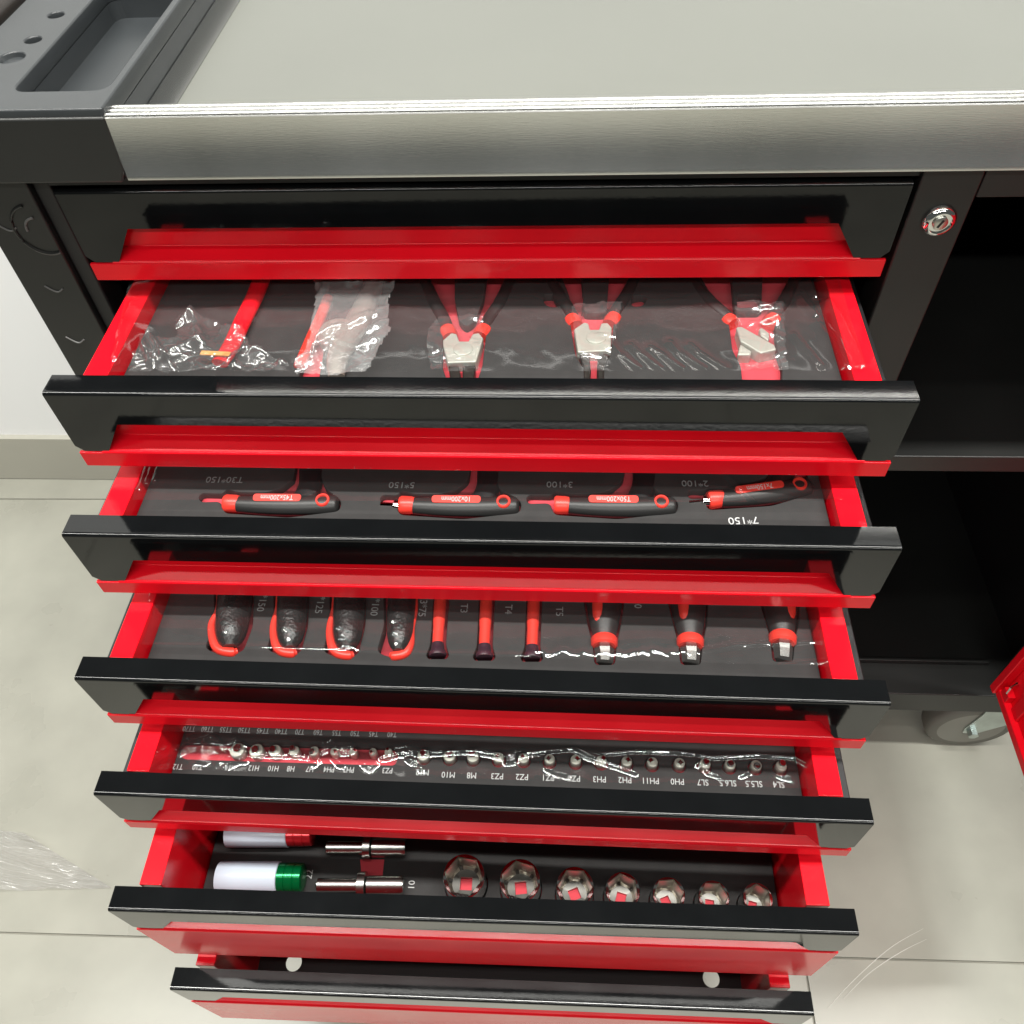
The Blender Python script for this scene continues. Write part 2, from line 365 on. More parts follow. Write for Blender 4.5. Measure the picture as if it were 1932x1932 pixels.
# ------------------------------------------------------------------ drawers
W = 0.61; HC, HL, LIP, B = 0.031, 0.0600, 0.0161, 0.0195
EXT = [0, 0.0, 0.1249, 0.1874, 0.2636, 0.3214, 0.3841, 0.4147]
YAW = [0, 0.0, -0.0065, -0.0037, -0.0082, -0.0058, 0.0065, 0.0045]
TOP = [0] + [zt(-(i - 1) * 0.0836) for i in range(1, 7)] + [zt(-5 * 0.0836 - 0.1705)]
DEP = [0] + [0.070] * 5 + [0.148, 0.148]
LIPH = [0] + [LIP] * 5 + [0.098, 0.104]
def front_panel(parent):
    """folded black sheet: top flange, rounded edge, face with a trapezoid finger cut-out; inner and outer skins joined"""
    h = W / 2; r = 0.0026; th = 0.0012; a, b = 0.262, 0.2805
    xs = [-h, -b, -a, a, b, h]
    bm = bmesh.new()
    arcn = [R(k) for k in range(0, 91, 10)]
    outer = [(B, 0.0), (r + 0.0006, 0.0)] + [(r - r * math.sin(t), -r + r * math.cos(t)) for t in arcn] + [(0, -r - 0.0006), (0, -HC)]
    ri = r - th
    inner = [(B, -th), (r + 0.0006, -th)] + [(r - ri * math.sin(t), -r + ri * math.cos(t)) for t in arcn] + [(th, -r - 0.0006), (th, -HC)]
    flat = []
    def skin(prof, y, flip):
        g = [[bm.verts.new((x, p[0], p[1])) for x in xs] for p in prof]
        def face(vs_, sm=False):
            f = bm.faces.new(vs_[::-1] if flip else vs_); f.smooth = sm; return f
        for q in range(len(prof) - 1):
            for k in range(len(xs) - 1): face([g[q][k], g[q][k + 1], g[q + 1][k + 1], g[q + 1][k]], 1 <= q <= len(arcn) + 2)
        bot = g[-1]; lo = []
        for s in (-1, 1):
            e = 0 if s < 0 else 5; m1 = 1 if s < 0 else 4; m2 = 2 if s < 0 else 3
            v1 = bm.verts.new((s * b, y, -HL)); v2 = bm.verts.new((s * (h - 0.0055), y, -HL)); v3 = bm.verts.new((s * h, y, -HL + 0.0055))
            fs = [bot[e], bot[m1], bot[m2], v1, v2, v3]
            face(fs if s > 0 else fs[::-1])
            lo.append((v1, v2, v3))
        return g, lo
    g1, l1 = skin(outer, 0.0, False); g2, l2 = skin(inner, th, True)
    def bridge(p, q):
        for k in range(len(p) - 1):
            try: bm.faces.new((p[k], p[k + 1], q[k + 1], q[k]))
            except ValueError: pass
    for e, si in ((0, 0), (5, 1)):
        p = [row[e] for row in g1] + [l1[si][2], l1[si][1], l1[si][0], g1[-1][2 if e == 0 else 3]]
        q = [row[e] for row in g2] + [l2[si][2], l2[si][1], l2[si][0], g2[-1][2 if e == 0 else 3]]
        bridge(p, q)
    bridge([g1[-1][2], g1[-1][3]], [g2[-1][2], g2[-1][3]]); bridge(g1[0], g2[0])
    # side returns
    for s in (-1, 1):
        x0_, x1_ = (s * h, s * (h - th))
        vs_ = [bm.verts.new((x, y, z)) for x in (x1_ , x1_ - s * 0.001) for (y, z) in ((th * 1.01, -0.003), (B, -0.003), (B, -HL + 0.012), (th * 1.01, -HL + 0.012))]
        for f in ((0, 1, 2, 3), (4, 5, 6, 7), (0, 1, 5, 4), (1, 2, 6, 5), (2, 3, 7, 6), (3, 0, 4, 7)): bm.faces.new([vs_[q] for q in f])
    bmesh.ops.recalc_face_normals(bm, faces=bm.faces)
    me = bpy.data.meshes.new('front_panel'); bm.to_mesh(me); bm.free()
    me.set_sharp_from_angle(angle=R(25))
    o = link('front_panel', me, 'black_gloss', parent)
    wn = o.modifiers.new('normals', 'WEIGHTED_NORMAL'); wn.keep_sharp = True; wn.weight = 100
    return o
def grip(parent, liph):
    """red inner sheet: back wall of the finger grip, ledge, front lip"""
    h = W / 2 - 0.0005; m = MB(); yl = -0.0009
    za = -HL - 0.0002
    prof = [(0.0135, -0.020), (0.0122, -0.0535), (0.0012, za + 0.0012), (0.0003, za + 0.0008), (yl + 0.0002, za - 0.0002), (yl, za - 0.0010)]
    n = len(prof); wd = 0.2855
    m.add([(x, y, z) for x in (-wd, wd) for (y, z) in prof], [(i, i + 1, n + i + 1, n + i) for i in range(n - 1)])
    # lip, over the full width, behind the tabs of the black sheet
    m.box(-h, h, yl, 0.0022, za - liph, za - 0.0009)
    return m.build('grip_lip', 'red_gloss', parent, smooth=False, bevel=0.0007)
drawers = [None] * 8
for i in range(1, 8):
    D = DEP[i]; L = 0.42
    m = MB()
    xi, xo, ztop = 0.2695, 0.2885, -0.0075
    for s in (-1, 1):
        a, b = sorted((s * xi, s * xo)); m.box(a, b, B + 0.0035, L, -D, ztop)
    if i == 7:
        pass
    else:
        m.box(-xi, xi, 0.0225, L, -D, -D + 0.0016)
    m.box(-xi, xi, L - 0.002, L, -D + 0.0016, -0.012)
    m.box(-xi, xi, 0.0212, 0.0226, -D + 0.0017, -0.032)
    d = m.build('drawer', 'red_gloss', wb, (0, -EXT[i], TOP[i]), bevel=0.0035, seg=3)
    d.rotation_euler = (0, 0, math.atan(YAW[i])); drawers[i] = d
    if i == 7:
        hl = [circ(x, y, 0.0092) for x in (-0.230, 0.2375) for y in (0.0535, 0.36)]
        plate('drawer_bottom', [(-xi, 0.0225), (xi, 0.0225), (xi, L), (-xi, L)], hl, -D, -D + 0.0016, 'bottom_dark', d)
    front_panel(d); grip(d, LIPH[i])
    for s in (-1, 1):
        a, b = sorted((s * 0.2893, s * 0.2975)); MB().box(a, b, B + 0.006, L + 0.02, -D * 0.5 - 0.016, -D * 0.5 + 0.016).build('slide', 'inner_black', d, bevel=0.001)
# ------------------------------------------------------------------ door of the right compartment, swung open
dr = MB()
DH = 0.645
dr.box(0.6485, 0.6505, -0.312, -0.003, zt(-0.719), zt(-0.02))
door = dr.build('door', 'red_gloss', wb, bevel=0.0006)
fl = MB()
fl.box(0.6345, 0.6484, -0.3115, -0.2975, zt(-0.719), zt(-0.02)); fl.box(0.6345, 0.6484, -0.0145, -0.003, zt(-0.719), zt(-0.02))
fl.box(0.6385, 0.6484, -0.2974, -0.0146, zt(-0.719), zt(-0.706)); fl.box(0.6385, 0.6484, -0.2974, -0.0146, zt(-0.033), zt(-0.02))
fl.build('door_flange', 'red_gloss', door, bevel=0.0015)
st = MB(); st.box(0.6440, 0.6483, -0.060, -0.042, zt(-0.7055), zt(-0.04)); st.build('stiffener', 'red_gloss', door, bevel=0.0015)
MB().box(0.6390, 0.6483, -0.034, -0.018, zt(-0.7058), zt(-0.692)).build('hinge_block', 'red_gloss', door, bevel=0.001)
MB().tube([(0.6385, -0.028, zt(-0.691)), (0.637, -0.028, zt(-0.676)), (0.643, -0.024, zt(-0.67)), (0.648, -0.022, zt(-0.676))], 0.0017, 8).build('hinge_pin', 'chrome', door, smooth=True)
# ------------------------------------------------------------------ casters
def caster(cx, cy, turn):
    c = MB()
    rw, tw = 0.0615, 0.034
    mt = Matrix.Rotation(R(90), 4, 'X')
    tyre = MB().lathe([(0.043, -tw / 2), (0.056, -tw / 2), (rw - 0.0015, -tw / 2 + 0.003), (rw, -tw / 2 + 0.008), (rw, tw / 2 - 0.008), (rw - 0.0015, tw / 2 - 0.003), (0.056, tw / 2), (0.043, tw / 2)], 48, mt)
    root = tyre.build('caster', 'tyre_grey', wb, (cx, cy, rw), smooth=True); root.rotation_euler = (0, 0, turn)
    MB().lathe([(0.0001, -tw / 2 - 0.001), (0.040, -tw / 2 - 0.001), (0.043, -tw / 2 + 0.001), (0.0445, -tw / 2 - 0.0018), (0.0465, -tw / 2 - 0.0018), (0.0465, tw / 2), (0.0001, tw / 2 + 0.001)], 48, mt).build('hub', 'hub_grey', root, smooth=True)
    f = MB()
    for s in (-1, 1):
        pts = [(-0.010, -0.008), (-0.012, 0.006), (-0.004, 0.050), (-0.004, 0.0665), (0.072, 0.0665), (0.072, 0.052), (0.018, 0.000), (0.010, -0.009)]
        q = MB().prism(pts, 0, 0.003); ys = s * (tw / 2 + 0.0035)
        f.add([(x, ys - 0.0015 * s + (z - 0.0015), y) for x, y, z in q.v], q.f)
    f.box(-0.004, 0.072, -tw / 2 - 0.006, tw / 2 + 0.006, 0.0655, 0.0692)
    f.build('fork', 'zinc', root, bevel=0.0008)
    MB().lathe([(0.0001, -tw / 2 - 0.012), (0.0075, -tw / 2 - 0.012), (0.0075, tw / 2 + 0.012), (0.0001, tw / 2 + 0.012)], 6, mt).build('axle_nut', 'zinc', root)
caster(0.672, 0.024, R(0)); caster(-0.30, 0.06, R(20)); caster(-0.30, 0.41, R(70)); caster(0.63, 0.41, R(50))

# ================================================================== FOAM INSERTS
FZ = [0, 0, TOP[2] - 0.021, TOP[3] - 0.021, TOP[4] - 0.026, TOP[5] - 0.044, TOP[6] - 0.095]
def F(i, u, v, dz=0): return onz(u, v, FZ[i] + dz)
def F2(i, pts): return [tuple(F(i, u, v)[:2]) for u, v in pts]
XI = 0.2675
def insert(i, holes, label, thick=0.014, red=True, x0=-XI, x1=XI):
    y0 = -EXT[i] + 0.0232; y1 = y0 + 0.385
    loc = (0, 0, FZ[i])
    rt = empty('foam_insert', loc); tag(rt, label, 'foam insert', 'foam tool inserts lying in the drawers')
    rt.rotation_euler = (0, 0, 0)
    sk = YAW[i]
    plate('foam_layer', rounded([(x0, y0 + sk * x0), (x1, y0 + sk * x1), (x1, y1), (x0, y1)], 0.004), holes, -thick, 0, 'foam_black', rt, bevel=0.0006)
    base = -(FZ[i] - (TOP[i] - DEP[i] + 0.0026))
    q = MB().prism([(x0, y0 + sk * x0), (x1, y0 + sk * x1), (x1, y1), (x0, y1)], base, -thick - 0.0002)
    q.build('base_layer', 'foam_red', rt)
    return rt
def word(i, rt, body, u, v, size, rot, m='print_white', dz=0.0, sx=1.0):
    p = F(i, u, v); return lettering(body, size, m, rt, (p.x, p.y, 0.00025 + dz), rot, sx=sx)

# ---------- drawer 2: pliers
h2 = []
c_out = [(800, 510), (836, 622), (834, 690), (846, 725), (898, 725), (910, 690), (918, 622), (966, 510), (920, 510), (912, 565), (896, 605), (880, 617), (866, 605), (858, 565), (858, 510)]
d_out = [(1055, 510), (1075, 560), (1076, 610), (1086, 670), (1104, 700), (1106, 735), (1134, 735), (1136, 700), (1152, 670), (1158, 610), (1170, 560), (1196, 510), (1150, 510), (1144, 590), (1102, 590), (1096, 510)]
e_out = [(1310, 500), (1362, 590), (1376, 612), (1382, 660), (1398, 690), (1402, 735), (1474, 735), (1476, 690), (1466, 660), (1462, 612), (1466, 590), (1506, 500), (1440, 500), (1436, 586), (1386, 586), (1378, 500)]
h2 = [rounded(F2(2, p), 0.004) for p in (c_out, d_out, e_out)]
h2 += [rounded(F2(2, [(1024, 555), (1050, 555), (1056, 578), (1040, 580), (1026, 572)]), 0.004), rounded(F2(2, [(1190, 560), (1214, 556), (1222, 566), (1210, 578), (1192, 578)]), 0.004)]
h2 += [rounded(F2(2, [(1392, 556), (1430, 556), (1440, 580), (1390, 580)]), 0.003)]
h2 += [rounded(F2(2, [(600, 590), (622, 590), (600, 725), (560, 725)]), 0.003)]
in2 = insert(2, h2, 'black foam insert holding pliers in the drawer under the closed top drawer', thick=0.007)

def pliers(pfx, label, u, v, head, jaws, handles, bands, rivet, spring=False):
    """all outlines given as photo points on the foam plane"""
    c = F(2, u, v); rt = empty('pliers', (c.x, c.y, FZ[2] - 0.006)); tag(rt, label, 'pliers', 'pliers lying in the foam insert')
    def loc(pt, z=0): p = F(2, pt[0], pt[1]); return (p.x - c.x, p.y - c.y, z)
    MB().prism([loc(p)[:2] for p in head], -0.004, 0.0085).build('head', 'plier_steel', rt, bevel=0.0012)
    for j in jaws: MB().prism([loc(p)[:2] for p in j], -0.004, 0.0070).build('jaw', 'plier_steel' if label[0] == 'd' else 'shaded_steel', rt, bevel=0.0014)  # shade on the bagged jaws is put into their colour
    for hd in handles:
        pts = spline([loc(p, 0.003) for p in hd], 6)
        n_ = len(pts); rad = [0.0050 + 0.0012 * math.sin(math.pi * min(1, k / (n_ * 0.7))) for k in range(n_)]; rad[-1] = 0.003
        MB().tube(pts, rad, 14, 0.95).build('handle', 'grip_black', rt, smooth=True)
    for (a, b) in bands:
        MB().tube([loc(a, 0.003), (Vector(loc(a, 0.003)) * 0.5 + Vector(loc(b, 0.003)) * 0.5), loc(b, 0.003)], [0.0062, 0.0070, 0.0064], 14).build('handle_collar', 'grip_red', rt, smooth=True)
    if rivet:
        p = loc(rivet); MB().lathe([(0.0075, 0.0080), (0.0075, 0.0092), (0.0060, 0.0098), (0.0001, 0.0098)], 28).build('rivet', 'plier_steel', rt, (p[0], p[1], 0), smooth=True)
    if spring:
        for a, b in spring: MB().tube([loc(a, 0.002), loc(b, 0.004)], [0.0006, 0.0016], 8).build('spring', 'chrome', rt, smooth=True)
    return rt
pliers('c', 'black handled combination pliers with red collars between wide V handles and dark foam tongue', 873, 655,
       [(836, 646), (852, 632), (862, 634), (867, 648), (884, 648), (892, 634), (904, 632), (912, 642), (899, 687), (845, 689), (836, 655)],
       [[(846, 690), (866, 690), (870, 712), (866, 722), (850, 722)], [(872, 690), (898, 690), (894, 722), (876, 722), (873, 712)]],
       [[(846, 628), (836, 600), (815, 560), (792, 500), (788, 440)], [(908, 626), (924, 598), (948, 560), (970, 500), (972, 440)]],
       [((849, 633), (843, 617)), ((905, 631), (914, 616))], (874, 664))
pliers('d', 'long nose pliers with black handles, red foam showing between slim jaws', 1120, 640,
       [(1083, 625), (1102, 612), (1110, 614), (1113, 626), (1130, 626), (1134, 614), (1146, 613), (1154, 622), (1152, 666), (1090, 669)],
       [[(1092, 670), (1112, 670), (1115, 700), (1114, 745), (1104, 745), (1100, 695)], [(1128, 668), (1150, 668), (1141, 695), (1138, 745), (1128, 745), (1126, 700)]],
       [[(1084, 605), (1074, 585), (1056, 555), (1032, 510), (1022, 440)], [(1152, 603), (1166, 580), (1184, 552), (1204, 505), (1212, 440)]],
       [((1086, 611), (1078, 597)), ((1150, 609), (1160, 594))], (1124, 642),
       spring=[((1098, 590), (1104, 550)), ((1147, 590), (1140, 550))])
pe = pliers('e', 'diagonal cutting pliers with crossed grey jaws beside the glossy film wrinkles', 1420, 640,
       [(1388, 622), (1398, 620), (1460, 655), (1464, 664), (1434, 671), (1420, 662), (1396, 648)],
       [[(1432, 622), (1436, 618), (1452, 630), (1450, 645), (1434, 634)], [(1396, 650), (1418, 664), (1416, 671), (1391, 671)]],
       [[(1380, 598), (1358, 582), (1335, 560), (1310, 520), (1300, 440)], [(1456, 598), (1470, 582), (1486, 556), (1505, 510), (1512, 440)]],
       [((1384, 608), (1372, 598)), ((1450, 608), (1462, 597))], None)

# red-handled tool in a crumpled bag, bagged locking pliers
pa = F(2, 440, 650); rt = empty('pry_tool', (pa.x, pa.y, FZ[2])); tag(rt, 'bright red flat tool handle sticking out of a crumpled clear bag', 'hand tool')
pts = []
for (u, v) in ((508, 500), (487, 560), (463, 610), (440, 660), (418, 694)):
    p = F(2, u, v); pts.append((p.x - pa.x, p.y - pa.y, 0.0045))
MB().tube(spline(pts, 4), [0.0078 - 0.0002 * k * 0.3 for k in range(17)], 14, 0.6).build('handle', 'red_gloss', rt, smooth=True)
p = F(2, 413, 686)
MB().box(-0.011, 0.012, -0.0022, 0.0022, 0.0095, 0.0105).build('sticker', 'tape_orange', rt, (p.x - pa.x, p.y - pa.y, 0.0), rot=(0, 0, R(-4)))
pb = F(2, 660, 640); rt = empty('pliers', (pb.x, pb.y, FZ[2] - 0.002)); tag(rt, 'locking pliers wrapped in a clear plastic bag beside the red handle', 'pliers', 'pliers lying in the foam insert')
def lb(u, v, z): q = F(2, u, v); return (q.x - pb.x, q.y - pb.y, z)
MB().tube(spline([lb(715, 500, .004), lb(700, 560, .005), lb(668, 630, .006), lb(640, 680, .006), lb(636, 715, .004)], 5), [0.006 + 0.004 * math.sin(math.pi * k / 20) for k in range(21)], 14, 0.7).build('body', 'brown_steel', rt, smooth=True)
MB().tube(spline([lb(620, 565, .004), lb(606, 602, .004), lb(587, 645, .004), lb(566, 695, .004)], 5), 0.0045, 12, 0.8).build('lever', 'grip_red', rt, smooth=True)
MB().lathe([(0.0001, 0.0), (0.0155, 0.0), (0.0155, 0.009), (0.0125, 0.0125), (0.0001, 0.0135)], 32).build('pivot', 'brown_steel', rt, lb(640, 640, 0.0), smooth=True)

# ---------- drawer 3: P-handle keys
keys = [(373, 0, 'T45x200mm', 'T30*150', (425, 175), 2.0), (713, 6, '10x200mm', '5*150', (760, 182), 0), (988, 4, 'T50x200mm', '3*100', (1072, 178), 0), (1295, 3, '7x150mm', '2*100', (0, 0), 0)]
kd = [(424, 640, 942, 0, 'T45x200mm', 'l', 374), (754, 980, 945, 1, '10x200mm', 'm', 716), (1046, 1276, 945, 2, 'T50x200mm', 'l', 992), (1336, 1530, 936, -26, '7x150mm', 'm', 1296)]
h3 = []
for (u0, u1, v, tl, tx, kind, ul) in kd:
    e = tl if abs(tl) > 5 else 0
    def q(u, w, e=e, u0=u0, u1=u1): return (u, w + e * max(0, (u - u0)) / (u1 - u0))
    hw = 1293 if u1 < 0 else 0
    h3.append(rounded(F2(3, [q(ul, v - 3), q(ul + 6, v - 12), q(u0 - 4, v - 11), q(u0 + 4, v - 20), q(u0 + 24, v - 14), q(u0 + 78, v - 13), q(u0 + 108, v - 22), q(u0 + 130, v - 40), q(u0 + 136, v - 78),
                             q(u0 + 184, v - 78), q(u0 + 182, v - 40), q(u0 + 190, v - 20), q(u1 - 8, v - 8), q(u1 + 4, v + 4), q(u1, v + 22), q(u0 + 120, v + 34), q(u0, v + 26), q(u0 - 8, v + 4), q(ul + 6, v + 5)]), 0.004))
in3 = insert(3, h3, 'black foam insert holding the row of red ringed hex key handles', thick=0.007)
for k, (u0, u1, v, tl, tx, kind, ul) in enumerate(kd):
    e = tl if abs(tl) > 5 else 2
    a = F(3, u0, v); rt = empty('hex_key', (a.x, a.y, FZ[3] - 0.004))
    tag(rt, ['T45x200mm handled hex key beside the T30*150 marking', '10x200mm handled hex key with its silver shaft showing', 'T50x200mm handled hex key between two silver shafted keys', 'tilted handled hex key over the 7*150 marking'][k], 'hex key', 'hex keys in the foam insert')
    def L(u, w, z, a=a, e=e, u0=u0, u1=u1): p = F(3, u, w + e * (u - u0) / (u1 - u0)); return (p.x - a.x, p.y - a.y, z)
    span = u1 - u0
    pts = [L(u0 + span * t, v + 8 + 4 * math.sin(math.pi * t), 0.004) for t in (0.12, 0.25, 0.4, 0.55, 0.7, 0.85, 0.95, 1.0)]
    pts = spline(pts, 4); n_ = len(pts)
    rad = []
    for j in range(n_):
        t = j / (n_ - 1); rad.append((0.0066 + 0.0018 * math.sin(math.pi * t)) * (1 if t < 0.9 else math.sqrt(max(0.05, 1 - ((t - 0.9) / 0.1) ** 2 * 0.9))))
    MB().tube(pts, rad, 16, 0.95).build('handle', 'grip_black', rt, smooth=True)
    # limb of the P that runs back
    pts = spline([L(u0 + span * 0.62, v + 8, 0.002), L(u0 + span * 0.70, v - 14, 0.001), L(u0 + span * 0.745, v - 40, 0.0), L(u0 + span * 0.75, v - 75, 0.0)], 5)
    MB().tube(pts, [0.0086 + 0.0016 * min(1, j / 12) for j in range(len(pts))], 14, 0.6).build('handle_limb', 'inner_black', rt, smooth=True)
    MB().tube([L(u0, v + 8, 0.004), L(u0 + 4, v + 8, 0.004), L(u0 + 22, v + 8, 0.004), L(u0 + 28, v + 8, 0.004)], [0.0064, 0.0074, 0.0070, 0.0064], 18).build('collar', 'grip_red', rt, smooth=True)
    # label plate: rounded red bar on the crown of the grip, with its size printed
    lc_ = L(u0 + span * 0.48, v + 8, 0.0114); w2, hh = 0.0190, 0.0031
    ang = math.atan2(L(u1, v, 0)[1] - L(u0, v, 0)[1], L(u1, v, 0)[0] - L(u0, v, 0)[0])
    lp = MB().prism(rounded([(-w2, -hh), (w2, -hh), (w2, hh), (-w2, hh)], 0.003, 5), -0.003, 0.0012).build('label_plate', 'grip_red', rt, lc_, rot=(R(12), 0, ang))
    lettering(tx, 0.0062, 'print_white', lp, (0, 0, 0.0014), math.pi, name='size_print', sx=0.82)
    # eyelet
    ex = L(u0 + span * 0.87, v + 9, 0.0085)
    MB().lathe([(0.0034, -0.004), (0.0034, 0.0025), (0.0040, 0.0034), (0.0052, 0.0034), (0.0058, 0.0025), (0.0058, -0.004)], 28).build('eyelet', 'grip_red', rt, ex, smooth=True, rot=(R(8), 0, 0))
    MB().lathe([(0.0001, -0.003), (0.0036, -0.003), (0.0036, 0.001), (0.0001, 0.001)], 20).build('eyelet_hole', 'grip_dark', rt, ex)
    if kind == 'm':
        s = MB(); s.tube([L(u0 - 36, v + 6, 0.004), L(u0 - 10, v + 7, 0.004)], 0.0011 if k == 3 else 0.0016, 6)
        s.tube([L(u0 - 10, v + 7, 0.0035), L(u0 + 2, v + 9, 0.0035)], 0.0044 if k == 1 else 0.0042, 12)
        s.build('shaft', 'chrome', rt, smooth=True)
for body, u, v in (('T30*150', 424, 905), ('5*150', 758, 915), ('3*100', 1056, 914), ('2*100', 1311, 912)):
    word(3, in3, body, u, v, 0.0088, math.pi, 'print_grey')
word(3, in3, '7*150', 1402, 982, 0.0095, math.pi + R(3))

# ---------- drawer 4: screwdrivers
big = [(405, 432, 1222, 14, '*150', 0.0), (528, 545, 1227, 6, '*125', 0.0), (637, 652, 1232, 4, '*100', 0.0), (745, 752, 1232, 3, '3*75', 0.0)]
h4 = []
B4 = [  # top centre u at v=1120, bottom centre (u,v), half width
    (445, 432, 1228, 34), (553, 545, 1230, 30), (660, 652, 1234, 31), (758, 750, 1235, 27)]
for (ut, ub, vb, hw) in B4:
    h4.append(rounded(F2(4, [(ut - hw - 8, 1085), (ut + hw, 1085), (ut + hw - 2, 1180), (ub + hw - 8, vb + 2), (ub - hw + 8, vb + 4), (ub - hw - 12, vb - 6), (ut - hw - 6, 1180)]), 0.005))
S4 = [(836, 826, 1240), (921, 914, 1243), (1010, 1004, 1245)]
for (ut, ub, vb) in S4:
    h4.append(rounded(F2(4, [(ut - 14, 1085), (ut + 15, 1085), (ub + 15, vb - 24), (ub + 21, vb - 4), (ub + 16, vb + 3), (ub - 18, vb + 3), (ub - 22, vb - 4), (ub - 14, vb - 24)]), 0.003))
T4 = [(1139, 1140, 1206), (1292, 1302, 1206), (1462, 1476, 1200)]
for (ut, ub, vb) in T4:
    h4.append(rounded(F2(4, [(ut - 44, 1085), (ut + 46, 1085), (ub + 32, vb - 30), (ub + 24, vb + 6), (ub + 20, vb + 48), (ub - 18, vb + 48), (ub - 22, vb + 6), (ub - 32, vb - 30)]), 0.004))
in4 = insert(4, h4, 'black foam insert holding a row of screwdrivers', thick=0.013)
words4 = ['one beside the drawer wall', '150', '125', '100']
lab4 = ['thick black screwdriver handle with red edge, nearest the red drawer wall', 'thick black screwdriver handle flanked by the 150 and 125 prints', 'thick black screwdriver handle with 125 print on one side, 100 on the other', 'slimmer black screwdriver handle with red edge towards the small red screwdrivers']
for k, (ut, ub, vb, hw) in enumerate(B4):
    a = F(4, ub, vb); rt = empty('screwdriver', (a.x, a.y, FZ[4] + 0.001)); tag(rt, lab4[k], 'screwdriver', 'large screwdrivers with black handles')
    def L(u, v, z, a=a): p = F(4, u, v); return (p.x - a.x, p.y - a.y, z)
    rr = hw * 0.00042
    N = 22; pts = []; rad = []
    for j in range(N + 1):
        t = j / N; vv = 1050 + (vb - 4 - 1050) * t; uu = ut + (ub - ut) * max(0, (vv - 1110) / (vb - 1110))
        pts.append(L(uu + 3, vv, 0.002)); q = max(0, (t - 0.80) / 0.20)
        rad.append(rr * (0.90 + 0.14 * math.sin(math.pi * min(1, t * 1.15))) * math.sqrt(max(0.04, 1 - (q * 0.90) ** 2)))
    g = MB().tube(pts, rad, 28, 0.85).build('handle', 'grip_knurl' if 'grip_knurl' in MATS else 'grip_black', rt, smooth=True)
    sgn = 1 if k == 3 else -1
    # red core showing along one flank and round the butt
    pts2 = [L(ut + sgn * hw * 0.93, 1110, 0.0), L(ut + sgn * hw * 0.96, 1150, 0.0), L(ub + sgn * hw * 0.95, vb - 50, -0.001), L(ub + sgn * hw * 0.86, vb - 22, -0.001), L(ub + sgn * hw * 0.55, vb - 3, -0.001), L(ub - sgn * hw * 0.1, vb + 3, -0.001), L(ub - sgn * hw * 0.45, vb + 0, -0.002)]
    sp2 = spline(pts2, 5)
    MB().tube(sp2, [0.0015 + 0.0026 * min(1, j / 16) * (1 if j < len(sp2) - 3 else 0.6) for j in range(len(sp2))], 12).build('handle_core', 'grip_red', rt, smooth=True)
lab4s = ['small red precision screwdriver beside the T3 marking', 'small red precision screwdriver between the T3 and T4 markings', 'small red precision screwdriver between the T4 and T5 markings']
for k, (ut, ub, vb) in enumerate(S4):
    a = F(4, ub, vb); rt = empty('screwdriver', (a.x, a.y, FZ[4] + 0.001)); tag(rt, lab4s[k], 'screwdriver', 'small red precision screwdrivers')
    def L(u, v, z, a=a): p = F(4, u, v); return (p.x - a.x, p.y - a.y, z)
    pts = [L(ut + (ub - ut) * t, 1060 + (vb - 22 - 1060) * t, 0.0005) for t in (0, .3, .5, .7, .8, .9, 1)]
    MB().tube(pts, [0.0042, 0.0045, 0.0052, 0.0052, 0.0046, 0.0046, 0.0044], 16).build('handle', 'grip_red', rt, smooth=True)
    MB().tube([L(ub, vb - 24, 0), L(ub, vb - 18, 0), L(ub, vb - 12, 0), L(ub, vb - 5, 0), L(ub, vb, 0)], [0.0050, 0.0052, 0.0056, 0.0072, 0.0066], 16).build('swivel_cap', 'grip_dark', rt, smooth=True)
lab4t = ['black nut driver handle with red stripe and steel tip, between the T5 and 0 markings', 'black nut driver handle with red stripe, middle one of the three', 'black nut driver handle leaning at the corner with the film seam']
for k, (ut, ub, vb) in enumerate(T4):
    a = F(4, ub, vb); rt = empty('screwdriver', (a.x, a.y, FZ[4])); tag(rt, lab4t[k], 'screwdriver', 'large screwdrivers with tips towards the drawer front')
    def L(u, v, z, a=a): p = F(4, u, v); return (p.x - a.x, p.y - a.y, z)
    N = 14; pts = []; rad = []
    for j in range(N + 1):
        t = j / N; vv = 1055 + (vb - 1055) * t; pts.append(L(ut + (ub - ut) * t, vv, 0.001)); rad.append(0.0172 * (1 - 0.50 * t ** 2.2))
    MB().tube(pts, rad, 24, 0.9).build('handle', 'grip_black', rt, smooth=True)
    s = -1 if k < 2 else 1
    pts = [L(ut + (ub - ut) * t + s * 12 * (1 - 0.1 * t), 1060 + (vb - 24 - 1060) * t, 0.0115 - 0.0052 * t ** 2) for t in (0, .2, .4, .6, .8, .92, 1)]
    MB().tube(pts, [0.0056, 0.0058, 0.0058, 0.0058, 0.0056, 0.005, 0.0034], 12).build('grip_stripe', 'grip_red', rt, smooth=True)
    MB().tube([L(ub, vb - 1, 0.001), L(ub, vb + 3, 0.001), L(ub, vb + 13, 0.001), L(ub, vb + 16, 0.001)], [0.0098, 0.0110, 0.0106, 0.009], 20).build('collar', 'grip_red', rt, smooth=True)
    MB().tube([L(ub, vb + 14, 0.001), L(ub, vb + 22, 0.001), L(ub + 1, vb + 30, 0.001), L(ub + 1, vb + 46, 0.001)], [0.0076, 0.0080, 0.0074, 0.0066], 6).build('tip', 'steel_bead', rt)
for body, u, v in (('*150', 494, 1138), ('*125', 603, 1142), ('*100', 707, 1146), ('3*75', 797, 1148)):
    word(4, in4, body, u, v, 0.0088, R(-90), 'print_grey')
for body, u, v in (('T3', 875, 1148), ('T4', 959, 1150), ('T5', 1055, 1154), ('0', 1203, 1144)):
    word(4, in4, body, u, v, 0.0085, R(-90), 'print_grey')

